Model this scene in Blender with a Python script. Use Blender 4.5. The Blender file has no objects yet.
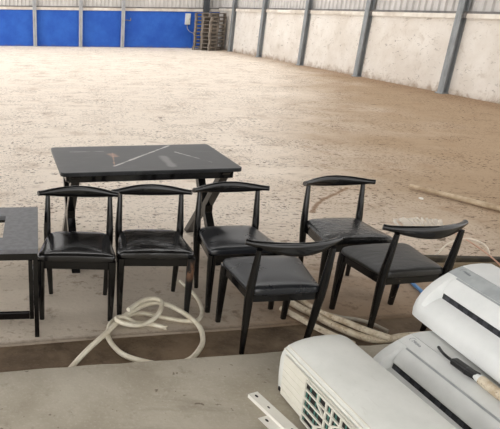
import bpy, math, random
from mathutils import Vector, Matrix
SC = bpy.context.scene
COL = SC.collection
R = math.radians
rnd = random.Random(5)

# ------------------------------------------------------------------ materials
def srgb(r, g, b):
    f = lambda c: (c/12.92 if c <= .04045 else ((c+.055)/1.055)**2.4)
    return (f(r/255), f(g/255), f(b/255), 1)

class NT:
    def __init__(s, name):
        s.m = bpy.data.materials.new(name); s.m.use_nodes = True
        s.t = s.m.node_tree; s.n = s.t.nodes; s.l = s.t.links
        s.b = s.n['Principled BSDF']
    def node(s, typ, **kw):
        n = s.n.new(typ)
        for k, v in kw.items(): setattr(n, k, v)
        return n
    def link(s, a, b): s.l.new(a, b)
    def val(s, sock, v):
        if hasattr(v, 'is_output') or isinstance(v, bpy.types.NodeSocket): s.link(v, sock)
        else: sock.default_value = v
    def math(s, op, a, b=None, clamp=False):
        n = s.node('ShaderNodeMath', operation=op, use_clamp=clamp)
        s.val(n.inputs[0], a)
        if b is not None: s.val(n.inputs[1], b)
        return n.outputs[0]
    def mix(s, fac, a, b, blend='MIX'):
        n = s.node('ShaderNodeMix', data_type='RGBA', blend_type=blend)
        s.val(n.inputs[0], fac); s.val(n.inputs[6], a); s.val(n.inputs[7], b)
        return n.outputs[2]
    def coord(s, kind='Object', scale=(1, 1, 1), rot=(0, 0, 0), loc=(0, 0, 0)):
        if kind == 'World': o = s.node('ShaderNodeNewGeometry').outputs['Position']
        else: o = s.node('ShaderNodeTexCoord').outputs[kind]
        m = s.node('ShaderNodeMapping'); s.link(o, m.inputs[0])
        m.inputs['Scale'].default_value = scale; m.inputs['Rotation'].default_value = rot; m.inputs['Location'].default_value = loc
        return m.outputs[0]
    def noise(s, co, scale, detail=4, rough=.55, dist=0):
        n = s.node('ShaderNodeTexNoise'); s.link(co, n.inputs['Vector'])
        n.inputs['Scale'].default_value = scale; n.inputs['Detail'].default_value = detail
        n.inputs['Roughness'].default_value = rough; n.inputs['Distortion'].default_value = dist
        return n.outputs[0]
    def ramp(s, x, lo, hi, smooth=True):
        n = s.node('ShaderNodeMapRange', interpolation_type='SMOOTHSTEP' if smooth else 'LINEAR'); n.clamp = True
        s.val(n.inputs[0], x); s.val(n.inputs[1], lo); s.val(n.inputs[2], hi)
        return n.outputs[0]
    def bump(s, h, strength=.3, dist=.01):
        n = s.node('ShaderNodeBump'); s.link(h, n.inputs['Height'])
        n.inputs['Strength'].default_value = strength; n.inputs['Distance'].default_value = dist
        s.link(n.outputs[0], s.b.inputs['Normal'])
    def sep(s, co):
        n = s.node('ShaderNodeSeparateXYZ'); s.link(co, n.inputs[0]); return n.outputs
    def out(s, color=None, rough=None, metal=None, spec=None):
        if color is not None: s.val(s.b.inputs['Base Color'], color)
        if rough is not None: s.val(s.b.inputs['Roughness'], rough)
        if metal is not None: s.val(s.b.inputs['Metallic'], metal)
        if spec is not None: s.val(s.b.inputs['Specular IOR Level'], spec)
        return s.m

def seg_dist(t, X, Y, ax, ay, bx, by):
    """distance from (X,Y) to a line segment, as nodes"""
    dx, dy = bx-ax, by-ay; L2 = dx*dx+dy*dy
    px = t.math('SUBTRACT', X, ax); py = t.math('SUBTRACT', Y, ay)
    h = t.math('ADD', t.math('MULTIPLY', px, dx/L2), t.math('MULTIPLY', py, dy/L2), clamp=True)
    ex = t.math('SUBTRACT', px, t.math('MULTIPLY', h, dx)); ey = t.math('SUBTRACT', py, t.math('MULTIPLY', h, dy))
    return t.math('SQRT', t.math('ADD', t.math('MULTIPLY', ex, ex), t.math('MULTIPLY', ey, ey)))

def simple(name, c1, c2=None, scale=8, rough=.5, metal=0, bumpS=0, spec=.5, detail=4, kind='Object'):
    t = NT(name); co = t.coord(kind)
    n = t.noise(co, scale, detail)
    if c2 is None: c2 = tuple(v*.85 for v in c1[:3])+(1,)
    c = t.mix(t.ramp(n, .35, .65), c1, c2)
    if bumpS: t.bump(n, bumpS, .004)
    return t.out(c, rough, metal, spec)

def mat_floor():
    t = NT('packed sandy dirt over concrete')
    P = t.coord('World'); xyz = t.sep(P); X, Y = xyz[0], xyz[1]
    big = t.noise(P, .35, 4, .6); mid = t.noise(P, 1.7, 5, .65); fine = t.noise(P, 28, 4, .7)
    streak = t.noise(t.coord('World', (.9, 2.4, 1), (0, 0, R(-14))), 1.9, 7, .75, .6)
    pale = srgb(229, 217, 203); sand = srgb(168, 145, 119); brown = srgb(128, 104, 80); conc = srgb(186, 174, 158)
    # paler to the left / far middle, browner sand toward the right wall
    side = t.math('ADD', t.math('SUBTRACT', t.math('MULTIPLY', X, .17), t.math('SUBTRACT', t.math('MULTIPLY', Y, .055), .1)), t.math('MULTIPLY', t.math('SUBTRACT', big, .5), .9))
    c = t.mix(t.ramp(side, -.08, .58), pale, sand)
    c = t.mix(t.math('MULTIPLY', t.ramp(streak, .52, .70), .42), c, brown)
    c = t.mix(t.math('MULTIPLY', t.ramp(mid, .52, .72), .4), c, srgb(150, 120, 92))
    conc = t.mix(t.ramp(t.math('ADD', X, t.math('MULTIPLY', t.math('SUBTRACT', mid, .5), 1.2)), .4, 1.6), conc, srgb(146, 122, 98))
    # loose brown soil heaped along the foot of the right wall
    wd = t.math('ADD', t.math('MULTIPLY', t.math('SUBTRACT', X, 6.608), -.987), t.math('MULTIPLY', t.math('SUBTRACT', Y, 27.939), -.1615))
    wd = t.math('ADD', wd, t.math('MULTIPLY', t.math('SUBTRACT', mid, .5), 1.6))
    c = t.mix(t.math('MULTIPLY', t.ramp(wd, 1.3, .1), .55), c, srgb(138, 110, 84))
    # bare concrete near the step
    near = t.math('ADD', Y, t.math('MULTIPLY', t.math('SUBTRACT', mid, .5), 2.2))
    near = t.math('ADD', near, t.math('MULTIPLY', X, .25))
    c = t.mix(t.math('MULTIPLY', t.ramp(near, 5.6, 3.9), .85), c, conc)
    spots = t.ramp(t.noise(P, 5.5, 5, .7), .56, .72)
    c = t.mix(t.math('MULTIPLY', spots, t.math('MULTIPLY', t.ramp(Y, 5.2, 3.8), .7)), c, srgb(112, 93, 75))
    # clods and crumbs
    for sc, lo, hi, st in ((22, .57, .615, .85), (42, .58, .62, .8), (8, .63, .665, .75)):
        n = t.noise(t.coord('World', (.8, 1.0, 1)), sc, 3, .6)
        dens = t.math('MULTIPLY', t.ramp(t.noise(P, .8+sc*.02, 3, .6), .38, .62), t.math('ADD', .3, t.math('MULTIPLY', t.ramp(Y, 3.9, 4.8), .7)))
        c = t.mix(t.math('MULTIPLY', t.math('MULTIPLY', t.ramp(n, lo, hi), dens), st), c, srgb(78, 58, 42))
    # curved drag mark in the dirt behind the chairs
    wob = t.math('ADD', t.math('MULTIPLY', t.math('SUBTRACT', fine, .5), .05), t.math('MULTIPLY', t.math('SUBTRACT', t.noise(P, 9, 3, .6), .5), .07))
    pts = [(2.30, 5.49), (2.414, 5.72), (2.577, 5.928), (2.77, 6.11), (3.0, 6.35)]
    d = None
    for a, b in zip(pts, pts[1:]):
        s = seg_dist(t, X, Y, *a, *b); d = s if d is None else t.math('MINIMUM', d, s)
    d = t.math('ADD', d, wob)
    c = t.mix(t.math('MULTIPLY', t.ramp(d, .038, .008), .75), c, srgb(120, 88, 60))
    # dark stained rim along the step edge
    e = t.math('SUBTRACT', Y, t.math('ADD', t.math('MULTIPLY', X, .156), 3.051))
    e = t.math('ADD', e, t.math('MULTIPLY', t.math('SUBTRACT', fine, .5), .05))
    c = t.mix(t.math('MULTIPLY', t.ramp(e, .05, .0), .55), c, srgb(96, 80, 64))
    t.bump(t.math('ADD', t.math('MULTIPLY', mid, .6), t.math('MULTIPLY', fine, .35)), .35, .03)
    return t.out(c, .9, 0, .2)

def mat_concrete(name, c1, c2, c3, dust=.35):
    t = NT(name); P = t.coord('World')
    n1 = t.noise(P, 2.2, 6, .62, .3); n2 = t.noise(P, 9, 6, .7); n3 = t.noise(P, 60, 3, .6)
    st = t.noise(t.coord('World', (.8, 3.2, 1), (0, 0, R(9))), 1.8, 5, .6, .4)
    c = t.mix(t.ramp(n1, .35, .68), c1, c2)
    c = t.mix(t.math('MULTIPLY', t.ramp(n2, .55, .75), .55), c, c3)
    c = t.mix(t.math('MULTIPLY', t.ramp(st, .55, .75), .45), c, c3)
    c = t.mix(t.math('MULTIPLY', t.ramp(t.noise(P, 22, 2, .5), .70, .74), .6), c, srgb(84, 68, 52))
    c = t.mix(t.math('MULTIPLY', t.ramp(n3, .5, .8), dust), c, srgb(214, 206, 192))
    t.bump(t.math('ADD', n2, t.math('MULTIPLY', n3, .5)), .3, .008)
    return t.out(c, .85, 0, .25)

def mat_plaster():
    t = NT('stained white plaster'); P = t.coord('World'); z = t.sep(P)[2]
    n1 = t.noise(P, .8, 6, .65); n2 = t.noise(P, 3.4, 7, .7, .5); n3 = t.noise(P, 11, 4, .7)
    c = t.mix(t.ramp(n1, .3, .7), srgb(226, 221, 214), srgb(208, 200, 190))
    c = t.mix(t.math('MULTIPLY', t.ramp(n2, .55, .68), .35), c, srgb(172, 156, 138))
    scr = t.noise(t.coord('World', (1, 1, 2.6)), 4.2, 7, .75, 1.2)
    c = t.mix(t.math('MULTIPLY', t.ramp(scr, .585, .64), .55), c, srgb(112, 102, 92))
    foot = t.math('ADD', z, t.math('MULTIPLY', t.math('SUBTRACT', n2, .5), .9))
    c = t.mix(t.math('MULTIPLY', t.ramp(foot, .22, -.08), .75), c, srgb(140, 116, 92))
    t.bump(n3, .4, .01)
    return t.out(c, .85, 0, .2)

def mat_blue():
    t = NT('blue painted plaster'); P = t.coord('World'); z = t.sep(P)[2]
    n1 = t.noise(P, 1.3, 6, .65); n2 = t.noise(P, 6, 6, .7)
    c = t.mix(t.ramp(n1, .3, .7), srgb(30, 80, 170), srgb(44, 97, 186))
    c = t.mix(t.math('MULTIPLY', t.ramp(n2, .6, .75), .3), c, srgb(40, 60, 110))
    foot = t.math('ADD', z, t.math('MULTIPLY', t.math('SUBTRACT', n2, .5), .35))
    c = t.mix(t.math('MULTIPLY', t.ramp(foot, .1, .0), .5), c, srgb(90, 86, 96))
    return t.out(c, .6, 0, .3)

def mat_marble():
    t = NT('black marble top'); co = t.coord('Object'); xyz = t.sep(co); X, Y = xyz[0], xyz[1]
    n = t.noise(co, 5, 6, .65, .6); f = t.noise(co, 30, 4, .6)
    c = t.mix(t.ramp(n, .35, .75), srgb(18, 19, 21), srgb(44, 45, 48))
    smudge = t.noise(t.coord('Object', (1, 3, 1), (0, 0, R(25))), 4, 6, .7, 1)
    c = t.mix(t.math('MULTIPLY', t.ramp(smudge, .5, .75), .4), c, srgb(84, 84, 85))
    wob = t.math('ADD', t.math('MULTIPLY', t.math('SUBTRACT', n, .5), .03), t.math('MULTIPLY', t.math('SUBTRACT', t.noise(co, 11, 3, .6), .5), .03))
    for (a, b, w, s, colr) in VEINS:
        d = t.math('ADD', seg_dist(t, X, Y, *a, *b), wob)
        d = t.math('ADD', d, t.math('MULTIPLY', t.math('SUBTRACT', f, .5), .012))
        c = t.mix(t.math('MULTIPLY', t.ramp(d, w, w*.25), s), c, colr)
    return t.out(c, t.math('ADD', .28, t.math('MULTIPLY', n, .15)), 0, .5)

def mat_leather(name, base, crack=0.0, scale=18, rough=.34, flecks=0.0, bk=1.0):
    t = NT(name); co = t.coord('Object')
    n = t.noise(co, scale, 4, .6, .4); w = t.noise(t.coord('Object', (1, 2.6, 1)), 7, 3, .5, .8); g = t.noise(co, 180, 2)
    c = t.mix(t.ramp(n, .4, .7), base, tuple(v*(1.1+crack) for v in base[:3])+(1,))
    if flecks:
        fl = t.math('MULTIPLY', t.ramp(t.noise(co, 60, 4, .7), .60, .70), t.ramp(t.noise(co, 5, 3), .46, .66))
        c = t.mix(t.math('MULTIPLY', fl, flecks), c, srgb(150, 142, 128))
    h = t.math('ADD', t.math('MULTIPLY', w, .5+crack), t.math('ADD', t.math('MULTIPLY', g, .04), t.math('MULTIPLY', n, crack)))
    t.bump(h, (.35+.35*crack)*bk, .012)
    return t.out(c, t.math('ADD', rough, t.math('MULTIPLY', t.math('SUBTRACT', n, .5), .05+.2*crack)), 0, .75)

def mat_black(name, worn=.25):
    t = NT(name); co = t.coord('Object')
    n = t.noise(co, 22, 5, .7); c = t.mix(t.ramp(n, .3, .7), srgb(9, 9, 10), srgb(16, 15, 15))
    sp = t.math('MULTIPLY', t.ramp(t.noise(co, 70, 3, .6), .68, .74), worn)
    c = t.mix(sp, c, srgb(150, 132, 112))
    return t.out(c, t.math('ADD', .05, t.math('MULTIPLY', n, .15)), 0, .5)

def mat_scuffed():
    t = NT('scuffed black wood'); co = t.coord('Object'); z = t.sep(co)[2]
    n = t.noise(t.coord('Object', (1, 1, .45)), 34, 4, .6)
    m = t.math('MULTIPLY', t.ramp(n, .47, .55), t.math('MULTIPLY', t.ramp(z, .24, .31), t.ramp(z, .42, .36)))
    c = t.mix(m, srgb(16, 15, 15), srgb(104, 76, 58))
    return t.out(c, .35, 0, .5)

def mat_white_plastic(name, c1, c2, grime=.4, rough=.35):
    t = NT(name); co = t.coord('Object')
    n = t.noise(co, 4, 6, .65); f = t.noise(co, 38, 5, .75); s = t.noise(t.coord('Object', (3, 1, 1), (0, 0, R(35))), 16, 5, .7, .6)
    c = t.mix(t.ramp(n, .3, .75), c1, c2)
    c = t.mix(t.math('MULTIPLY', t.ramp(f, .66, .76), grime), c, srgb(150, 140, 122))
    c = t.mix(t.math('MULTIPLY', t.ramp(s, .60, .70), grime*.35), c, srgb(170, 165, 152))
    return t.out(c, t.math('ADD', rough, t.math('MULTIPLY', n, .15)), 0, .5)

def mat_steel(name, c1, c2):
    t = NT(name); P = t.coord('Object', (1, 1, .25)); n = t.noise(P, 7, 6, .7); f = t.noise(P, 40, 4, .6)
    c = t.mix(t.ramp(n, .35, .7), c1, c2)
    c = t.mix(t.math('MULTIPLY', t.ramp(f, .62, .74), .35), c, srgb(90, 78, 68))
    return t.out(c, .6, .1, .35)

def mat_wrap():
    t = NT('dirty insulation wrap'); co = t.coord('Object'); n = t.noise(co, 14, 5, .7); f = t.noise(co, 60, 4, .7)
    c = t.mix(t.ramp(n, .4, .7), srgb(218, 206, 184), srgb(182, 162, 134))
    c = t.mix(t.math('MULTIPLY', t.ramp(f, .56, .70), .7), c, srgb(112, 78, 54))
    t.bump(n, .5, .01)
    return t.out(c, .85, 0, .2)

# ------------------------------------------------------------------ mesh building
class MB:
    def __init__(s): s.v = []; s.f = []; s.mi = []; s.cur = 0
    def add(s, vs, fs):
        o = len(s.v); s.v += [tuple(v) for v in vs]
        for f in fs: s.f.append([i+o for i in f]); s.mi.append(s.cur)
    def box(s, x0, x1, y0, y1, z0, z1):
        vs = [(x, y, z) for z in (z0, z1) for y in (y0, y1) for x in (x0, x1)]
        s.add(vs, [(0, 2, 3, 1), (4, 5, 7, 6), (0, 1, 5, 4), (2, 6, 7, 3), (0, 4, 6, 2), (1, 3, 7, 5)])
    def rings(s, rings, cap=True, closed=True):
        n = len(rings[0]); vs = [p for r in rings for p in r]; fs = []
        for k in range(len(rings)-1):
            for i in range(n if closed else n-1):
                j = (i+1) % n
                fs.append((k*n+i, k*n+j, (k+1)*n+j, (k+1)*n+i))
        if cap:
            fs.append(tuple(reversed(range(n)))); fs.append(tuple(range((len(rings)-1)*n, len(rings)*n)))
        s.add(vs, fs)
    def sweep(s, path, rad, n=10, shape=None, up=(0, 0, 1)):
        """tube along path; rad = number, list, or list of (a,b) half sizes"""
        pts = [Vector(p) for p in path]; rs = []
        side = None
        for i, p in enumerate(pts):
            d = (pts[min(i+1, len(pts)-1)]-pts[max(i-1, 0)]).normalized()
            if side is None or abs(d.dot(Vector(up))) < .9:
                u = Vector(up)
                if abs(d.dot(u)) > .95: u = Vector((0, 1, 0))
                sd = d.cross(u).normalized()
                side = sd
            else:
                sd = (side-d*side.dot(d)).normalized(); side = sd
            upv = sd.cross(d).normalized()
            r = rad[i] if isinstance(rad, (list, tuple)) else rad
            a, b = r if isinstance(r, tuple) else (r, r)
            ring = []
            for k in range(n):
                th = 2*math.pi*(k+.5)/n; cx, cy = math.cos(th), math.sin(th)
                if shape:
                    cx = math.copysign(abs(cx)**(2/shape), cx); cy = math.copysign(abs(cy)**(2/shape), cy)
                ring.append(p+sd*(a*cx)+upv*(b*cy))
            rs.append(ring)
        s.rings(rs)
    def bar(s, a, b, w, h, up=(0, 0, 1)): s.sweep([a, b], [(w/2*1.4142, h/2*1.4142)]*2, 4, None, up)
    def prism(s, poly, z0, z1):
        s.rings([[(x, y, z0) for x, y in poly], [(x, y, z1) for x, y in poly]])
    def build(s, name, mats, parent=None, smooth=False, bevel=0, seg=2, subsurf=0, loc=None):
        me = bpy.data.meshes.new(name); me.from_pydata(s.v, [], s.f)
        if not isinstance(mats, (list, tuple)): mats = [mats]
        for m in mats: me.materials.append(m)
        for p, k in zip(me.polygons, s.mi): p.material_index = k
        me.validate()
        import bmesh
        bm = bmesh.new(); bm.from_mesh(me); bmesh.ops.recalc_face_normals(bm, faces=bm.faces); bm.to_mesh(me); bm.free()
        if smooth:
            me.polygons.foreach_set('use_smooth', [True]*len(me.polygons))
            try: me.set_sharp_from_angle(angle=R(38))
            except Exception: pass
        o = bpy.data.objects.new(name, me); COL.objects.link(o)
        if parent: o.parent = parent
        if loc: o.location = loc
        if bevel:
            b = o.modifiers.new('bevel', 'BEVEL'); b.width = bevel; b.segments = seg; b.limit_method = 'ANGLE'; b.angle_limit = R(40)
        if subsurf:
            d = o.modifiers.new('sub', 'SUBSURF'); d.levels = subsurf; d.render_levels = subsurf
        return o

def tag(o, label=None, cat=None, group=None, kind=None):
    if label: o['label'] = label
    if cat: o['category'] = cat
    if group: o['group'] = group
    if kind: o['kind'] = kind
    return o
def empty(name, loc, rz=0):
    o = bpy.data.objects.new(name, None); COL.objects.link(o); o.location = loc; o.rotation_euler = (0, 0, rz)
    o.empty_display_size = .1
    return o
def copy_tree(o, parent=None):
    c = o.copy(); COL.objects.link(c); c.parent = parent
    for ch in list(o.children): copy_tree(ch, c)
    return c
def spline(pts, n=8):
    P = [Vector(p) for p in pts]; out = []
    for i in range(len(P)-1):
        p0 = P[max(i-1, 0)]; p1 = P[i]; p2 = P[i+1]; p3 = P[min(i+2, len(P)-1)]
        for k in range(n):
            t = k/n
            out.append(.5*((2*p1)+(p2-p0)*t+(2*p0-5*p1+4*p2-p3)*t*t+(-p0+3*p1-3*p2+p3)*t**3))
    out.append(P[-1]); return out
def local_xy(p, org, a):
    dx, dy = p[0]-org[0], p[1]-org[1]
    return (dx*math.cos(a)+dy*math.sin(a), -dx*math.sin(a)+dy*math.cos(a))

# ------------------------------------------------------------------ setting
TORG = (.427, 3.985); TYAW = R(8.6)   # dining table
def tv(x, y): return local_xy((x, y), (.42, 4.48), TYAW)
W_ = srgb(200, 196, 190)
VEINS = [(tv(.196, 4.193), tv(.471, 4.581), .016, .9, W_), (tv(.471, 4.581), tv(.69, 4.89), .013, .85, W_),
         (tv(.194, 4.60), tv(.196, 4.21), .012, .7, srgb(170, 128, 100)), (tv(.185, 4.56), tv(.205, 4.50), .05, .55, srgb(186, 140, 112)),
         (tv(.60, 4.50), tv(.63, 4.22), .05, .38, srgb(170, 168, 164)), (tv(.718, 4.662), tv(.955, 4.347), .008, .6, W_),
         (tv(-.15, 4.62), tv(.12, 4.66), .007, .35, W_)]

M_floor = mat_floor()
M_strip = mat_concrete('stained lower concrete', srgb(124, 106, 86), srgb(80, 66, 52), srgb(48, 38, 29), .06)
M_slab = mat_concrete('grey cast concrete', srgb(188, 180, 164), srgb(166, 157, 140), srgb(130, 119, 102))
M_plaster = mat_plaster(); M_blue = mat_blue()
M_clad = simple('grey white cladding', srgb(206, 202, 198), srgb(190, 186, 182), 1.5, .5, 0, 0, .3, kind='Object')
M_ledge = simple('pale concrete ledge', srgb(226, 220, 210), srgb(200, 190, 178), 2, .8)
M_girt = simple('dark girt steel', srgb(96, 94, 94), srgb(120, 116, 112), 3, .6)
M_steel = mat_steel('grey painted steel', srgb(150, 154, 156), srgb(120, 124, 126))
M_steelp = mat_steel('pale galvanised steel', srgb(178, 180, 182), srgb(150, 150, 152))
M_steeld = mat_steel('dark painted steel', srgb(74, 78, 82), srgb(58, 60, 64))

def edge_y(x): return 3.051+.156*x          # step between the dirt floor and the lower strip
HS = .065
def slab_y(x): return 2.684+.145*x          # front platform edge
mb = MB()
# main floor, cut off along the step, with a worn lip
N = 60; xs = [-14+i*(14+14)/N for i in range(N+1)]
ring_t = [(x, edge_y(x)+rnd.uniform(-.006, .006), 0) for x in xs]
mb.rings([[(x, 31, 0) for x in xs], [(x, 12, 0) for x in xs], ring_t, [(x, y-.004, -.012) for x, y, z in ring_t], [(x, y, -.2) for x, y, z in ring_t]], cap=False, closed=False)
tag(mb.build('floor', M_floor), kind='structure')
mb = MB()
mb.rings([[(x, edge_y(x)+.1, -.012) for x in xs], [(x, slab_y(x)+.11, -.014) for x in xs], [(x, slab_y(x)+.07, -.05) for x in xs], [(x, slab_y(x)-.1, -.055) for x in xs]], cap=False, closed=False)
mb.build('floor_channel', M_strip); tag(bpy.data.objects['floor_channel'], kind='structure')
mb = MB()
st = [(x, slab_y(x)+rnd.uniform(-.007, .007)) for x in [-14+i*.1 for i in range(281)]]
mb.rings([[(x, -6, HS) for x, y in st], [(x, y-.4, HS) for x, y in st], [(x, y-.02, HS) for x, y in st], [(x, y-.006, HS-.005) for x, y in st], [(x, y, HS-.02) for x, y in st], [(x, y, -.1) for x, y in st]], cap=False, closed=False)
tag(mb.build('concrete_platform', M_slab, smooth=True), kind='structure')

# back wall
YB = 29.8; XC = 6.9
mb = MB(); mb.box(-14, XC, YB, YB+.25, -.1, 1.66); tag(mb.build('wall_back', M_blue), kind='structure')
mb = MB(); mb.box(-14, XC, YB-.06, YB+.25, 1.68, 1.79); mb.box(-14, XC, YB-.01, YB+.25, 1.66, 1.68); tag(mb.build('trim_1', M_ledge), kind='structure')
mb = MB(); mb.box(-14, XC, YB-.08, YB+.1, 1.79, 1.84); tag(mb.build('trim_2', M_girt), kind='structure')
def ribbed(length, pitch, z0, z1):
    m = MB(); x = 0; prof = []
    while x < length:
        prof += [(x, 0), (x+pitch*.55, 0), (x+pitch*.65, .05), (x+pitch*.9, .05)]; x += pitch
    m.rings([[(a, b, z0) for a, b in prof], [(a, b, z1) for a, b in prof]], cap=False, closed=False)
    return m
o = ribbed(XC+14, .19, 1.84, 5.6).build('wall_back_cladding', M_clad); o.location = (-14, YB+.02, 0); tag(o, kind='structure')
# right wall (runs from the corner toward the camera)
WD = Vector((9.076-6.608, 12.856-27.939, 0)).normalized(); WO = Vector((6.608, 27.939, 0))
WANG = math.atan2(WD.y, WD.x)
def wall_pt(s, off=0, z=0):        # s metres along, off = into the room
    n = Vector((WD.y, -WD.x, 0))
    return WO+WD*s+n*off+Vector((0, 0, z))
right = empty('tmp', WO, WANG)     # frame used only to place wall pieces
FR = Matrix.Translation(WO) @ Matrix.Rotation(WANG, 4, 'Z')
bpy.data.objects.remove(right)
S0, S1 = -2.0, 22
def on_wall(m, name, mat, **k):
    o = m.build(name, mat, **k); o.matrix_world = FR; return o
# in this frame: x along the wall toward the camera, y<0 into the room
mb = MB(); mb.box(S0, S1, 0, .25, -.1, 1.72); tag(on_wall(mb, 'wall_right', M_plaster), kind='structure')
mb = MB(); mb.box(S0, S1, -.07, .25, 1.72, 1.82); tag(on_wall(mb, 'trim_3', M_ledge), kind='structure')
mb = MB(); mb.box(S0, S1, -.05, .1, 1.82, 1.87); tag(on_wall(mb, 'trim_4', M_girt), kind='structure')
o = ribbed(S1-S0, .24, 1.87, 5.6).build('wall_right_cladding', M_clad)
o.matrix_world = FR @ Matrix.Translation((S0, .1, 0)) @ Matrix.Diagonal((1, -1, 1, 1)); tag(o, kind='structure')

# steel columns
def column(label, mat, M, flange=.2, depth=.26, h=5.6, group=None, cap=True):
    root = empty('steel_column', (0, 0, 0)); root.matrix_world = M
    m = MB(); m.box(-flange/2, flange/2, -depth, -depth+.02, 0, h); m.box(-flange/2, flange/2, -.02, 0, 0, h); m.box(-.008, .008, -depth, 0, 0, h)
    m.build('beam', mat, root)
    m = MB(); m.box(-flange*.62, flange*.62, -depth-.04, 0, -.01, .025); m.build('base_plate', mat, root)
    if cap:
        m = MB()
        m.box(flange/2, flange/2+.05, -depth*.75, -depth*.3, 1.72, 1.84)
        m.build('cleat', M_girt, root)
    return tag(root, label, 'column', group)
G = 'steel columns along the white wall'
for px, py, lab in ((0.08, 0, 'grey steel column at the far end of the white wall, just right of the pallet stack'),
                    (3.15, 0, 'second grey steel column on the white wall from the far corner'),
                    (6.57, 0, 'third grey steel column on the white wall from the far corner'),
                    (10.04, 0, 'fourth grey steel column on white wall, second nearest'),
                    (13.62, 0, 'nearest grey steel column on the white wall, furthest right')):
    column(lab, M_steel, FR @ Matrix.Translation((px, -.005, 0)), .19, .15, group=G)
for x, lab in ((-2.6, 'leftmost pale steel post against the blue wall'), (-.38, 'middle pale steel post against the blue wall'), (1.66, 'pale steel post against blue wall, third from the left')):
    column(lab, M_steelp, Matrix.Translation((x, YB-.09, 0)), .17, .14, group='pale posts on the blue wall', cap=False)
column('dark steel column rising behind the wooden pallet stack in the corner', M_steeld, Matrix.Translation((5.62, YB-.09, 0)), .26, .2)
m = MB(); m.sweep(spline([(0, 0, 0), (.12, -.02, 0), (.26, -.02, -.02), (.27, -.02, .1)], 5), .022, 8)
o = m.build('wall_hook', M_girt, loc=(1.76, YB-.03, 1.25)); tag(o, 'small bent metal hook on blue wall beside the third post', 'hook')

# electric box and its conduit
eb = empty('electric_box', (4.78, YB-.001, 1.08))
M_box = simple('grey white enamel', srgb(206, 208, 204), srgb(190, 192, 188), 4, .45)
m = MB(); m.box(-.12, .12, -.18, 0, 0, .5); m.build('enclosure', M_box, eb, bevel=.01)
m = MB(); m.box(-.105, .105, -.195, -.181, .02, .48); m.build('door', M_box, eb, bevel=.006)
m = MB(); m.box(.07, .09, -.21, -.196, .22, .28); m.build('latch', M_girt, eb)
m = MB(); m.sweep([(0, -.09, 0), (0, -.09, -.05)], .03, 10); m.build('gland', M_girt, eb)
tag(eb, 'grey white electrical box mounted on the blue wall beside the pallets', 'electrical box')
m = MB(); m.sweep(spline([(4.78, YB-.09, 1.02), (4.79, YB-.1, .92), (4.88, YB-.12, .8), (5.02, YB-.12, .72), (5.16, YB-.1, .68), (5.3, YB-.06, .62)], 6), .016, 8)
m.build('cable', simple('grey cable', srgb(170, 172, 176), None, 5, .5), eb, loc=(-4.78, -YB, -1.08))

# pallets
M_pal = NT('weathered pallet wood')
_co = M_pal.coord('Object', (1, 6, 1)); _n = M_pal.noise(_co, 5, 6, .7); _i = M_pal.node('ShaderNodeObjectInfo').outputs['Random']
_c = M_pal.mix(M_pal.ramp(_n, .3, .7), srgb(138, 130, 120), srgb(90, 82, 75)); _c = M_pal.mix(M_pal.math('MULTIPLY', _i, .35), _c, srgb(160, 148, 134))
M_pal = M_pal.out(_c, .85, 0, .2)
def pallet():
    w = 1.02; d = 1.02; m = MB()
    for i in range(7): x = -w/2+i*(w-.1)/6; m.box(x, x+.1, -d/2, d/2, .14, .162)
    for x in (-w/2, -.05, w/2-.1):
        for y in (-d/2, -.05, d/2-.1): m.box(x, x+.1, y, y+.1, .02, .12)
    m.box(-.045, .045, -d/2+.02, d/2-.02, .02, .12)
    for sx in (-1, 1): m.box(min(sx*.046, sx*(w/2-.02)), max(sx*.046, sx*(w/2-.02)), -.045, .045, .02, .12)
    for y in (-d/2, -.05, d/2-.1): m.box(-w/2, w/2, y, y+.1, .12, .14); m.box(-w/2, w/2, y, y+.1, 0, .02)
    return m.build('wooden_pallet', M_pal)
p0 = pallet(); NP = 10; ordn = ['lowest', 'second', 'third', 'fourth', 'fifth', 'sixth', 'seventh', 'eighth', 'ninth', 'topmost']
for i in range(NP):
    o = p0 if i == 0 else copy_tree(p0)
    o.location = (5.66+rnd.uniform(-.02, .02), 28.62+rnd.uniform(-.02, .02), .163*i); o.rotation_euler.z = R(38+rnd.uniform(-2, 2))
    if i == 9: o.rotation_euler.z = R(33)
    lab = ('weathered wooden pallet lying lowest on the ground in the corner stack' if i == 0 else 'weathered wooden pallet lying topmost on the corner stack' if i == NP-1
           else '%s weathered wooden pallet counted up from the ground in the corner stack' % ordn[i])
    tag(o, lab, 'pallet', 'stacked wooden pallets in the corner')

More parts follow.
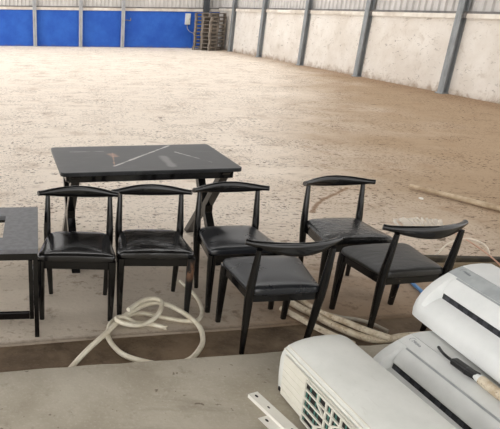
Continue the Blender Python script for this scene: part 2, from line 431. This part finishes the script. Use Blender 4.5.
# ------------------------------------------------------------------ dining table
M_marble = mat_marble(); M_tblk = mat_black('black powder coated steel', .1)
def dining_table():
    r = empty('dining_table', (.432, 4.48, 0), TYAW); L, D, h = 1.375, .81, .80
    poly = []; cr = .035
    for sx, sy, a0 in ((1, 1, 0), (-1, 1, 90), (-1, -1, 180), (1, -1, 270)):
        for k in range(5):
            a = R(a0+k*22.5); poly.append((sx*(L/2-cr)+cr*math.cos(a), sy*(D/2-cr)+cr*math.sin(a)))
    m = MB(); m.prism(poly, h-.03, h); m.build('tabletop', M_marble, r, bevel=.004)
    m = MB()
    for y in (-D/2+.05, D/2-.05): m.box(-L/2+.06, L/2-.06, y-.015, y+.015, h-.085, h-.031)
    for x in (-L/2+.06, L/2-.06): m.box(x-.015, x+.015, -D/2+.066, D/2-.066, h-.085, h-.031)
    m.build('apron', M_tblk, r)
    for sx in (-1, 1):
        for sy in (-1, 1):
            x = sx*(L/2-.115)+(.0 if sy < 0 else -.0)
            m = MB()
            yk = sy*.03
            pts = [(x, sy*(D/2-.06), h-.04), (x, yk+sy*.02, .40), (x, yk+sy*.02, .34), (x, sy*(D/2-.04), 0.0)]
            # flat bar, 7 cm wide, bent at the knee
            wv = .055
            rings = []
            for (px, py, pz) in pts: rings.append([(px-.032, py-wv*.75, pz), (px+.032, py-wv*.75, pz), (px+.032, py+wv*.75, pz), (px-.032, py+wv*.75, pz)])
            m.rings(rings)
            m.build('leg', M_tblk, r, bevel=.003)
    return tag(r, 'black marble-topped dining table with bent steel legs standing behind the chairs', 'table')
dining_table()

# ------------------------------------------------------------------ low table with a cut-out, left edge
M_gtop = simple('grey satin laminate', srgb(112, 112, 115), srgb(98, 98, 101), 30, .42, 0, .1)
def grill_table():
    a = R(4.8); org = (-.279, 3.061)      # front right corner
    r = empty('low_grill_table', (org[0], org[1], 0), a); L, D, h = 1.15, .752, .60
    # local: x to the left is negative, y to the back
    hx0, hx1, hy0, hy1 = -L+.215, -.215, .19, .575
    m = MB()
    m.box(-L, 0, 0, hy0, h-.028, h); m.box(-L, 0, hy1, D, h-.028, h); m.box(-L, hx0, hy0, hy1, h-.028, h); m.box(hx1, 0, hy0, hy1, h-.028, h)
    m.build('tabletop', M_gtop, r)
    m = MB()
    for y in (.012, D-.042): m.box(-L+.03, -.03, y, y+.03, h-.075, h-.029)
    for x in (-L+.012, -.042): m.box(x, x+.03, .043, D-.043, h-.075, h-.029)
    m.build('apron', M_tblk, r)
    m = MB(); t_ = .012
    m.box(hx0-.02, hx1+.02, hy0-.02, hy0-.02+t_, h-.05, h-.029); m.box(hx0-.02, hx1+.02, hy1+.02-t_, hy1+.02, h-.05, h-.029)
    m.box(hx0-.02, hx0-.02+t_, hy0-.007, hy1+.007, h-.05, h-.029); m.box(hx1+.02-t_, hx1+.02, hy0-.007, hy1+.007, h-.05, h-.029)
    m.build('opening_rim', M_tblk, r)
    for x in (-L+.004, -.032):
        for y in (.004, D-.032):
            m = MB(); m.box(x, x+.028, y, y+.028, 0, h-.029); m.build('leg', M_tblk, r, bevel=.002)
    m = MB()
    for x in (-L+.034, -.06):
        m = MB(); m.box(x, x+.026, .006, .032, .13, h-.076); m.build('frame_upright', M_tblk, r)
    m = MB(); m.box(-L+.061, -.061, .006, .032, .13, .175); m.build('stretcher', M_tblk, r, bevel=.002)
    for x in (-L+.034, -.06):
        m = MB(); m.box(x, x+.026, .033, D-.033, .14, .17); m.build('side_rail', M_tblk, r)
    return tag(r, 'low grey-topped table with a rectangular opening on black frame', 'table')
grill_table()

# ------------------------------------------------------------------ chairs
M_chair = mat_black('glossy black lacquered wood', .18); M_chairw = mat_black('worn black lacquered wood', .5)
M_scuff = mat_scuffed()
def make_chair(label, leather, wood, scuff=False):
    r = empty('dining_chair', (0, 0, 0))
    # seat pad: rounded trapezoid with a domed top
    def outline(s, z, grow=0):
        ring = []
        for k in range(48):
            th = 2*math.pi*k/48; c, s_ = math.cos(th), math.sin(th); e = 2/9
            u = math.copysign(abs(c)**e, c)*s; v = math.copysign(abs(s_)**e, s_)*s
            hw = .233+.025*v
            ring.append((u*(hw+grow), v*(.211+grow)+.002, z+(.010*(v*v) if z > .445 else 0)-.008*u*u*(1 if z > .445 else 0)))
        return ring
    m = MB()
    m.rings([outline(.97, .420), outline(1.0, .428), outline(1.0, .444), outline(.985, .454), outline(.95, .461), outline(.86, .468), outline(.65, .475), outline(.35, .479), outline(.1, .480)])
    m.build('seat', leather, r, smooth=True)
    # frame below the seat
    m = MB()
    m.bar((-.205, .186, .395), (.205, .186, .395), .026, .056); m.bar((-.185, -.178, .395), (.185, -.178, .395), .024, .048)
    for s in (-1, 1): m.bar((s*.196, -.165, .395), (s*.224, .174, .395), .024, .048)
    m.build('seat_frame', wood, r)
    for s in (-1, 1):
        m = MB(); m.sweep([(s*.226, .184, .42), (s*.227, .186, .36), (s*.226, .19, .2), (s*.224, .197, 0)], [.026, .026, .022, .0165], 12, 3.2)
        m.build('leg', M_scuff if (scuff and s < 0) else wood, r, smooth=True)
        m = MB(); m.sweep([(s*.193, -.163, 0), (s*.204, -.18, .2), (s*.214, -.193, .40), (s*.216, -.2, .48), (s*.2135, -.214, .60), (s*.211, -.226, .72)],
                          [.0155, .021, .026, .025, .0205, .0155], 12)
        m.build('leg', wood, r, smooth=True)
    # curved horn-shaped rail
    path = []; rad = []
    for i in range(33):
        u = -1+i/16; a = abs(u)
        x = .270*u; y = -.272+.098*a**1.8; z = .735+.012*a*a
        h = .0175+.0235*max(0, 1-(a/.9)**2)**1.1
        th = .0175-.003*max(0, 1-a*1.2)
        path.append((x, y, z)); rad.append((th, h))
    m = MB(); m.sweep(path, rad, 16)
    m.build('backrest', wood, r, smooth=True, bevel=.0)
    for s in (-1, 1):      # pale worn discs at the two horn tips
        e = Vector(path[-1 if s > 0 else 0]); d = (e-Vector(path[-2 if s > 0 else 1])).normalized()
        m = MB(); m.sweep([e+d*.0005, e+d*.002], [.0155, .014], 14); m.build('rail_tip', M_tip, r)
    return tag(r, label, 'chair', 'black horn-backed dining chairs')
M_tip = simple('worn end grain', srgb(60, 57, 54), srgb(96, 90, 84), 60, .5)
L1 = mat_leather('smooth black leatherette', srgb(10, 10, 11), .05, 10, .20, bk=.12)
L2 = mat_leather('wrinkled black leatherette', srgb(9, 9, 10), .3, 16, .19)
L3 = mat_leather('matt black leatherette', srgb(26, 28, 32), .0, 8, .28, bk=.12)
L5 = mat_leather('crackled black leatherette', srgb(10, 10, 10), .55, 34, .18, .35)
L6 = mat_leather('worn flaking black leatherette', srgb(15, 14, 12), .3, 30, .42, .5)
CH = [(-.057, 3.484, 178.9, 'leftmost black chair with smooth shiny seat, beside the low grey-topped table', L1, M_chair, 0),
      (.447, 3.544, 181.2, 'black chair with wrinkled seat and scuffed front leg, second from left', L2, M_chair, 1),
      (1.028, 3.634, 187.0, 'black chair at the right end of the marble table, seat overlapped by nearer chair', L3, M_chairw, 0),
      (1.119, 3.113, 6.4, 'nearest black chair seen from behind, standing just behind the lattice-grilled air conditioner', L3, M_chair, 0),
      (1.857, 3.826, 186.9, 'black chair with crackled shiny seat, furthest back at right', L5, M_chair, 0),
      (1.956, 3.321, 10.0, 'rightmost black chair with dull flaking seat, back turned, behind top air conditioner', L6, M_chairw, 0)]
for x, y, a, lab, lea, wd, sc in CH:
    c = make_chair(lab, lea, wd, bool(sc)); c.location = (x, y, 0); c.rotation_euler.z = R(a)
    if 6 < a < 7:        # its back feet stand on the lower strip, so it leans back a little
        c.rotation_euler = (R(2.0), 0, R(a)); c.location.z = -.0065

# ------------------------------------------------------------------ air conditioners
M_acA = mat_white_plastic('aged white plastic', srgb(226, 226, 220), srgb(212, 213, 206), .45)
M_acside = mat_white_plastic('yellowed white plastic', srgb(230, 227, 215), srgb(216, 212, 198), .35, .45)
M_acB = mat_white_plastic('greyish white plastic', srgb(222, 223, 220), srgb(208, 209, 206), .3)
M_acC = mat_white_plastic('clean white plastic', srgb(230, 231, 229), srgb(218, 220, 218), .25)
M_silver = simple('silver trim', srgb(172, 176, 176), srgb(158, 162, 163), 12, .4, .3)
M_slot = simple('dark outlet interior', srgb(22, 24, 28), srgb(34, 36, 42), 12, .5)
M_vane = simple('black vanes', srgb(52, 54, 60), None, 12, .4)
M_logo = simple('grey printed lettering', srgb(138, 142, 146), None, 20, .4)
M_fin = simple('teal coil fins', srgb(70, 128, 116), srgb(48, 92, 84), 40, .5)
M_hole = simple('dark interior', srgb(30, 25, 22), None, 10, .8)

def logo(parent, loc, xdir, ydir, size):
    """circle-arc emblem followed by the lettering, lying on a surface"""
    cu = bpy.data.curves.new('lettering', 'FONT'); cu.body = 'Midea'; cu.size = size; cu.extrude = .0004; cu.shear = .15
    tmp = bpy.data.objects.new('lettering_tmp', cu); COL.objects.link(tmp)
    dg = bpy.context.evaluated_depsgraph_get(); me = bpy.data.meshes.new_from_object(tmp.evaluated_get(dg))
    COL.objects.unlink(tmp); bpy.data.objects.remove(tmp)
    me.materials.clear(); me.materials.append(M_logo)
    X = Vector(xdir).normalized(); Y = Vector(ydir).normalized(); Z = X.cross(Y)
    Mx = Matrix((X, Y, Z)).transposed().to_4x4(); Mx.translation = Vector(loc)
    o = bpy.data.objects.new('lettering', me); COL.objects.link(o); o.parent = parent; o.matrix_local = Mx
    m = MB(); rr = size*.62
    m.sweep([(-size*.1+rr*math.cos(R(a)), size*.42+rr*math.sin(R(a)), .0006) for a in range(60, 250, 12)], [(size*.045, .0005)]*16, 6)
    e = m.build('emblem', M_logo, parent); e.matrix_local = Mx

def split_unit(label, white, loc, rot, Lg=.95, flapw=.0, name='air_conditioner'):
    """indoor unit lying on its back: x across (outlet side at 0), y along toward -y, z up"""
    r = empty(name, loc); r.rotation_euler = rot
    W = .375
    #       0           1          2          3           4           5            6            7            8           9           10         11         12        13        14
    prof = [(-.03, 0), (-.08, .0), (-.098, .012), (-.1, .042), (-.08, .085), (-.036, .117), (.0085, .137), (.012, .165), (.036, .208), (.072, .248), (.105, .266), (.143, .278), (.19, .284), (.25, .284), (.31, .277), (.35, .255), (.37, .20), (.375, .12), (.372, .02), (.36, 0)]
    cx, cz = .19, .11
    endp = list(prof)          # the end caps bulge past the recessed outlet
    for i_, p_ in zip(range(3, 11), ((-.099, .05), (-.088, .095), (-.068, .133), (-.044, .164), (-.016, .193), (.022, .222), (.064, .247), (.103, .2655))): endp[i_] = p_
    pa, pb = Vector(prof[6]), Vector(prof[7])
    def ring(pr, y, s=1): return [(cx+(x-cx)*s, y, cz+(z-cz)*s if z > 0.001 else z) for x, z in pr]
    e0, e1 = .085, Lg-.085
    m = MB()
    m.rings([ring(endp, 0, .94), ring(endp, -.005, .965), ring(endp, -.015, .985), ring(endp, -.035, .996), ring(endp, -.062), ring(prof, -.078), ring(prof, -(Lg-.078)), ring(endp, -(Lg-.062)), ring(endp, -(Lg-.02), .975), ring(endp, -Lg, .92)])
    m.build('casing', white, r, smooth=True)
    def skin(i0, i1, y0, y1, off, thick, nm, mat, parent=r, f0=0, f1=1, taper=0):
        """plate following the front profile between two profile indices"""
        P = [Vector(prof[i]) for i in range(i0, i1+1)]
        P[0] = P[0].lerp(P[1], f0); P[-1] = P[-2].lerp(P[-1], f1)
        out = []; inn = []
        for k, p in enumerate(P):
            d = (P[min(k+1, len(P)-1)]-P[max(k-1, 0)]).normalized(); n = Vector((-d.y, d.x))
            if n.dot(p-Vector((cx, cz))) < 0: n = -n
            out.append(p+n*off); inn.append(p+n*(off-thick))
        loop = out+inn[::-1]
        mm = MB(); mm.rings([[(p.x, -y0, p.y) for p in loop], [(p.x, -y1, p.y) for p in loop]])
        return mm.build(nm, mat, parent, smooth=True)
    skin(6, 7, e0, e1, .0015, .004, 'air_outlet', M_slot, f0=-.15, f1=1.0)
    # vanes inside the outlet
    for k in range(12):
        y = e0+.04+k*(e1-e0-.08)/11
        mm = MB(); q = pa.lerp(pb, .5)
        mm.box(q.x-.0045, q.x+.001, -y-.016, -y+.016, q.y-.010, q.y+.010)
        o = mm.build('vane', M_vane, r)
    skin(7, 9, e0-.004, e1+.004, .010, .014, 'louver_flap', white, f0=.1, f1=.80)
    skin(8, 9, e0-.004, e1+.004, .0015, .004, 'seam', M_silver, f0=.82, f1=.98)
    st_ = skin(9, 11, .012, Lg-.012, .0035, .006, 'trim_strip', M_silver if white != M_acB else M_acB, f0=.05, f1=1)
    skin(11, 14, .012, Lg-.012, .0035, .006, 'front_panel', white, f0=.04, f1=.9)
    a, b = Vector(prof[10]), Vector(prof[11]); d = (b-a).normalized(); n = Vector((-d.y, d.x)); q = a.lerp(b, .1)+n*.0046
    logo(st_, (q.x, -.06, q.y), (0, -1, 0), (d.x, 0, d.y), .024)
    return tag(r, label, 'air conditioner', 'used white wall air conditioners')

def intake_unit():
    """unit lying on its back, intake grille side toward the camera's left"""
    r = empty('air_conditioner', (1.01, 2.477, HS+.004)); r.rotation_euler = (R(-.6), R(-2.2), R(11.9))
    W, Lg = .372, .95
    prof = [(.015, 0), (0, .006), (-.006, .02), (-.012, .11), (-.011, .205), (-.004, .235), (.010, .257), (.03, .273), (.06, .285), (.105, .296), (.17, .303), (.25, .301), (.32, .291), (.354, .273), (.366, .15), (.366, .02), (.35, 0)]
    cx, cz = .19, .13
    def ring(y, s=1): return [(cx+(x-cx)*s, y, cz+(z-cz)*s if z > .001 else z) for x, z in prof]
    m = MB(); m.rings([ring(0, .93), ring(-.006, .965), ring(-.018, .988), ring(-.04), ring(-Lg+.04), ring(-Lg+.01, .98), ring(-Lg, .94)])
    m.build('casing', M_acA, r, smooth=True)
    # yellowed intake side skin with rib lines
    m = MB(); m.box(-.0145, -.004, -.95+.045, -.055, .014, .249); m.build('side_panel', M_acside, r, bevel=.002)
    for z in (.05, .088, .126, .164, .202):
        m = MB(); m.box(-.0165, -.0143, -.3, -.06, z-.0022, z+.0022); m.build('rib', M_acside, r)
    m = MB(); m.sweep([(.008, -.016, .256), (.008, -.94, .256)], .005, 8); m.sweep([(.026, -.016, .2715), (.026, -.94, .2715)], .0035, 8); m.build('seam_bead', M_acside, r, smooth=True)
    # grille opening
    gy0, gy1, gz0, gz1 = -.265, -.88, .02, .243
    m = MB(); m.box(-.0165, -.0143, gy1, gy0, gz0, gz1); m.build('grille_opening', M_hole, r)
    m = MB()
    for k in range(24):
        y = gy0-.012-k*.024
        if k % 3 != 2: m.box(-.0178, -.0166, y-.0045-.003*(k % 2), y+.0035, gz0+.006+(.05 if k % 4 == 1 else 0), gz1-.01-(.04 if k % 5 == 0 else 0))
    m.build('coil_fins', M_fin, r)
    m = MB(); x = -.022; w = .0085
    def b(y0, z0, y1, z1): m.bar((x, y0, z0), (x, y1, z1), .008, w, up=(1, 0, 0))
    for z in (gz0, .06, .105, .15, .198, gz1):
        b(gy0, z, gy1, z)
    b(gy0, gz0, gy0, gz1); b(gy1, gz0, gy1, gz1)
    for y in (-.43, -.475, -.72, -.765): b(y, gz0, y, gz1)
    for c in (-.4525, -.7425):
        for sgn in (-1, 1):
            b(c+sgn*.085, .06, c+sgn*.0225, .105); b(c+sgn*.085, .192, c+sgn*.0225, .15)
            b(c+sgn*.085, .06, c+sgn*.085, gz0); b(c+sgn*.085, .192, c+sgn*.085, gz1)
    m.build('grille', M_acside, r)
    m = MB(); m.box(-.012, 0.0, -.045, -.03, .02, .04); m.build('clip', M_hole, r)
    return tag(r, 'white air conditioner lying nearest, with lattice intake grille on its side', 'air conditioner', 'used white wall air conditioners')
intake_unit()
split_unit('white air conditioner lying between the grilled unit and the unit on top', M_acB, (1.565, 2.569, HS), (0, 0, R(11.3)), 1.0)
split_unit('white air conditioner lying on top of the pile, silver logo strip', M_acC, (1.894, 2.787, .356), (R(-1.5), R(-3.4), R(4.7)), 1.0)

# ------------------------------------------------------------------ hoses, pipes and litter
M_hose = simple('cream plastic hose', srgb(226, 219, 200), srgb(206, 196, 174), 9, .4)
M_wrap = mat_wrap(); M_greyh = simple('grey hose', srgb(186, 178, 162), srgb(150, 140, 124), 9, .5)
hB = [(0.706, 3.842, .018), (.762, 3.681, .018), (.789, 3.545, .018), (.788, 3.389, .018), (.742, 3.272, .018), (.662, 3.252, .018), (.535, 3.287, .018), (.369, 3.345, .018), (.195, 3.258, .018), (.145, 3.118, .012), (.16, 3.001, .006), (.233, 2.87, .005), (.358, 2.80, .005), (.472, 2.775, .005), (.594, 2.815, .005), (.678, 2.913, .008), (.732, 3.048, .008), (.722, 3.20, .03), (.605, 3.36, .05), (.472, 3.42, .06), (.294, 3.289, .06), (.123, 3.029, .05), (.005, 2.862, .03), (-.075, 2.755, -.005), (-.105, 2.715, -.025)]
m = MB(); m.sweep(spline(hB, 7), [.012+.0045*min(1, i/60) for i in range(len(hB)*7-6)], 10); tag(m.build('hose', M_hose, smooth=True), 'cream plastic hose coiled in one big loop on the concrete step', 'hose', 'cream hoses on the step')
hA = [(.523, 3.162, .018), (.419, 3.206, .02), (.335, 3.209, .025), (.245, 3.185, .08), (.197, 3.143, .092), (.246, 3.115, .075), (.35, 3.15, .045), (.439, 3.215, .05), (.493, 3.297, .07), (.508, 3.375, .09), (.462, 3.40, .102), (.378, 3.36, .106), (.277, 3.236, .106)]
m = MB(); m.sweep(spline(hA, 7), .0155, 10); tag(m.build('hose', M_hose, smooth=True), 'short cream hose end curled inside the big hose loop', 'hose', 'cream hoses on the step')
def pipe(name, pts, r, mat, lab, cat, group=None, n=8):
    m = MB(); m.sweep(spline(pts, 6), r, n); return tag(m.build(name, mat, smooth=True), lab, cat, group)
g = 'insulated pipes on the floor'
pipe('insulated_pipe', [(1.341, 3.764, .024), (1.381, 3.654, .024), (1.433, 3.506, .024), (1.518, 3.355, .024), (1.611, 3.202, .024), (1.72, 3.084, .024), (1.825, 3.039, .024), (1.991, 3.085, .024), (2.219, 3.12, .024), (2.438, 3.19, .024), (2.75, 3.2, .024)], .023, M_wrap, 'dirty white wrapped pipe running under the chairs to behind the air conditioners', 'pipe', g)
pipe('insulated_pipe', [(1.47, 3.78, .024), (1.495, 3.673, .024), (1.53, 3.494, .026), (1.585, 3.33, .04), (1.66, 3.20, .062), (1.74, 3.085, .07), (1.85, 2.99, .07)], .020, M_wrap, 'rust-spotted wrapped pipe crossing over the longer wrapped pipe', 'pipe', g)
pipe('insulated_pipe', [(1.335, 3.43, .024), (1.37, 3.365, .024), (1.419, 3.29, .024), (1.5, 3.17, .02), (1.577, 3.08, .016), (1.65, 3.00, .014)], .020, M_wrap, 'short wrapped pipe lying nearest the camera, behind the grilled air conditioner', 'pipe', g)
pipe('thin_hose', [(1.60, 3.40, .012), (1.65, 3.37, .012), (1.713, 3.335, .012), (1.80, 3.315, .010), (1.88, 3.27, .006), (1.945, 3.175, .004)], .012, M_greyh, 'thin grey hose curving past the foot of rightmost chair', 'hose')
M_bam = NT('dusty tan pipe'); _n = M_bam.noise(M_bam.coord('Object', (1, 1, 1)), 6, 6, .7)
M_bam = M_bam.out(M_bam.mix(M_bam.ramp(_n, .3, .7), srgb(206, 188, 162), srgb(164, 142, 116)), .7, 0, .3)
m = MB(); a, b = Vector((3.72, 6.35, .036)), Vector((4.85, 4.66, .036))
m.sweep([a, a.lerp(b, .3), a.lerp(b, .6), b], [.022, .028, .031, .032], 14)
tag(m.build('long_pipe', M_bam, smooth=True), 'long tan pipe lying on the sandy floor at right', 'pipe')
M_timber = simple('dark weathered timber', srgb(74, 66, 50), srgb(48, 42, 32), 6, .8)
m = MB(); m.bar((2.62, 4.29, .03), (3.9, 4.25, .03), .05, .05); tag(m.build('timber_batten', M_timber, bevel=.004), 'dark timber batten on floor behind the rightmost chair, further back', 'timber', 'dark battens behind the chairs')
m = MB(); m.bar((2.60, 4.14, .025), (3.6, 4.19, .025), .045, .045); tag(m.build('timber_batten', simple('brown weathered timber', srgb(120, 104, 78), srgb(84, 70, 52), 6, .8), bevel=.004), 'brown timber batten on floor behind the rightmost chair, nearer one', 'timber', 'dark battens behind the chairs')
pipe('blue_hose', [(2.49, 4.05, .012), (2.462, 3.9, .012), (2.455, 3.72, .012), (2.43, 3.55, .012), (2.40, 3.40, .012)], .013, simple('blue plastic', srgb(84, 140, 196), srgb(64, 116, 176), 10, .4), 'short blue hose on the floor beside rightmost chair', 'hose')
pipe('wire_loop', [(2.86, 4.36, .006), (2.904, 4.35, .04), (2.94, 4.35, .10), (2.999, 4.35, .155), (3.112, 4.35, .185), (3.232, 4.35, .155), (3.308, 4.35, .10), (3.345, 4.35, .03), (3.35, 4.36, .006)], .0072, simple('pale wire', srgb(240, 228, 210), None, 9, .5), 'thin pale wire looping up behind the top air conditioner', 'wire')
pipe('copper_wire', [(3.41, 4.96, .006), (3.365, 4.71, .036), (3.32, 4.46, .058), (3.28, 4.25, .070), (3.25, 4.08, .068)], .006, simple('pinkish copper', srgb(196, 150, 124), None, 9, .4), 'straight pinkish wire lying across the battens at right', 'wire')

# crumpled clear plastic film
M_film = NT('crumpled white film')
M_film.out(srgb(236, 230, 218), .3, 0, .5); M_film.b.inputs['Alpha'].default_value = .5; M_film = M_film.m
m = MB(); nx, ny = 26, 6; vs = []
for j in range(ny):
    for i in range(nx):
        u, v = i/(nx-1), j/(ny-1)
        x = 2.96+.40*u+.05*v+rnd.uniform(-.01, .01); y = 5.04+.27*v-.06*math.cos(6*u)*.3+rnd.uniform(-.012, .012)
        vs.append((x+.09*v*(u-.3), y, .004+(.022 if i % 2 else 0)*rnd.uniform(.4, 1)))
m.add(vs, [(j*nx+i, j*nx+i+1, (j+1)*nx+i+1, (j+1)*nx+i) for j in range(ny-1) for i in range(nx-1) if rnd.random() > .12])
tag(m.build('plastic_film', M_film), 'crumpled white plastic film on the floor behind the rightmost chair', 'plastic sheet')
m = MB(); m.rings([[(3.655+.022*math.cos(a)*s, 5.975+.03*math.sin(a)*s, z) for a in [k*math.pi/4 for k in range(8)]] for s, z in ((1, .0), (1, .008), (.8, .012))])
tag(m.build('paper_scrap', simple('white scrap', srgb(232, 228, 220), None, 8, .7)), 'tiny white scrap on the sand left of the long tan pipe', 'scrap')

# plug, wrapped line and cable between the two stacked units
M_rub = simple('black rubber', srgb(16, 16, 17), srgb(28, 28, 30), 20, .45)
wl = empty('connection_line', (0, 0, 0))
pipe_pts = [(1.788, 2.145, .376), (1.796, 2.08, .376), (1.812, 1.98, .376), (1.84, 1.82, .376)]
m = MB(); m.sweep(spline(pipe_pts, 5), .023, 12); m.build('wrapped_hose', M_wrap, wl, smooth=True)
m = MB(); m.sweep([(1.782, 2.178, .374), (1.787, 2.146, .376)], [.014, .021], 12); m.build('white_cap', M_acC, wl, smooth=True)
m = MB(); m.sweep(spline([(1.765, 2.44, .36), (1.752, 2.38, .364), (1.762, 2.33, .36), (1.768, 2.29, .37)], 5), [.007]*16, 8)
m.build('cable', M_rub, wl, smooth=True)
m = MB(); m.box(-.02, .02, -.05, .05, -.016, .016); o = m.build('plug', M_rub, wl, bevel=.008); o.location = (1.770, 2.262, .369); o.rotation_euler.z = R(12)
m = MB(); m.box(-.018, .018, -.03, .03, -.014, .018); o = m.build('connector', M_rub, wl, bevel=.006); o.location = (1.779, 2.200, .371); o.rotation_euler.z = R(25)
tag(wl, 'black plug and wrapped hose poking out between the two stacked air conditioners', 'hose')

# white mounting brackets by the grilled unit
M_bra = mat_white_plastic('white painted steel', srgb(240, 237, 228), srgb(226, 222, 212), .35, .4)
br = empty('mounting_bracket', (.867, 2.419, HS), R(-67.5))     # local x runs toward the camera
m = MB(); m.box(0, .62, -.029, .029, .018, .0205); m.box(.0, .62, -.029, -.0265, .0, .018); m.build('top_flange', M_bra, br)
m = MB(); m.box(.155, .62, -.085, -.0295, .001, .0035); m.build('foot_flange', M_bra, br)
for x, y, z, w in ((.03, .0, .0206, .009), (.125, .0, .0206, .007), (.185, -.056, .0036, .009), (.30, -.056, .0036, .009), (.3, 0, .0206, .008)):
    m = MB(); m.prism([(x+w*1.3*math.cos(a), y+w*.75*math.sin(a)) for a in [k*math.pi/6 for k in range(12)]], z, z+.0006); m.build('screw_hole', M_rusth if 'M_rusth' in globals() else M_hole, br)
tag(br, 'white steel mounting bracket with screw holes on the concrete, left of grilled unit', 'bracket')

# ------------------------------------------------------------------ camera
cd = bpy.data.cameras.new('camera'); cam = bpy.data.objects.new('camera', cd); COL.objects.link(cam)
f_px = 571.71; cd.sensor_width = 36; cd.sensor_fit = 'HORIZONTAL'; cd.lens = f_px*36/500
cd.shift_x = (250-86.0)/500; cd.shift_y = (246.66-214.5)/500
pit, rol = .40031, .0118033
F = Vector((0, math.cos(pit), -math.sin(pit))); U = Vector((0, math.sin(pit), math.cos(pit))); Rr = Vector((1, 0, 0))
R2 = Rr*math.cos(rol)+U*math.sin(rol); U2 = -Rr*math.sin(rol)+U*math.cos(rol)
Mc = Matrix((R2, U2, -F)).transposed().to_4x4(); Mc.translation = Vector((0, 0, 1.91366))
cam.matrix_world = Mc; cd.clip_end = 200
SC.camera = cam

# ------------------------------------------------------------------ unseen shed roof, gaps added and spaced to shape the light
M_roof = simple('dark roof sheeting', srgb(92, 90, 88), srgb(74, 72, 70), 2, .7)
m = MB(); ys = [-12, -5.6, -2.9, 7.5]
for gap in (8.7, 12.2, 13.4, 16.6, 18.4, 21.2, 23.2, 26.0, 28.2): ys.append(gap)
ys.append(30.2)
for a, b in zip(ys[0::2], ys[1::2]): m.box(-14, 9.6, a, b, 6.0, 6.08)
tag(m.build('ceiling', M_roof), kind='structure')

# ------------------------------------------------------------------ light
w = bpy.data.worlds.new('daylight'); SC.world = w; w.use_nodes = True
nt = w.node_tree; bg = nt.nodes['Background']
tc = nt.nodes.new('ShaderNodeTexCoord'); sp = nt.nodes.new('ShaderNodeSeparateXYZ'); nt.links.new(tc.outputs['Generated'], sp.inputs[0])
mr = nt.nodes.new('ShaderNodeMapRange'); nt.links.new(sp.outputs['X'], mr.inputs[0]); mr.inputs[1].default_value = -1; mr.inputs[2].default_value = 1; mr.inputs[3].default_value = 4.2; mr.inputs[4].default_value = 1.9
bg.inputs['Color'].default_value = (1, .985, .965, 1); me_ = nt.nodes.new('ShaderNodeMapRange'); nt.links.new(sp.outputs['Z'], me_.inputs[0]); me_.inputs[1].default_value = .15; me_.inputs[2].default_value = .75; me_.inputs[3].default_value = .80; me_.inputs[4].default_value = 1.38
mu_ = nt.nodes.new('ShaderNodeMath'); mu_.operation = 'MULTIPLY'; nt.links.new(mr.outputs[0], mu_.inputs[0]); nt.links.new(me_.outputs[0], mu_.inputs[1])
nt.links.new(mu_.outputs[0], bg.inputs['Strength'])
vs_ = SC.view_settings; vs_.view_transform = 'Standard'; vs_.look = 'None'; vs_.gamma = 1; vs_.exposure = 0; vs_.use_curve_mapping = False
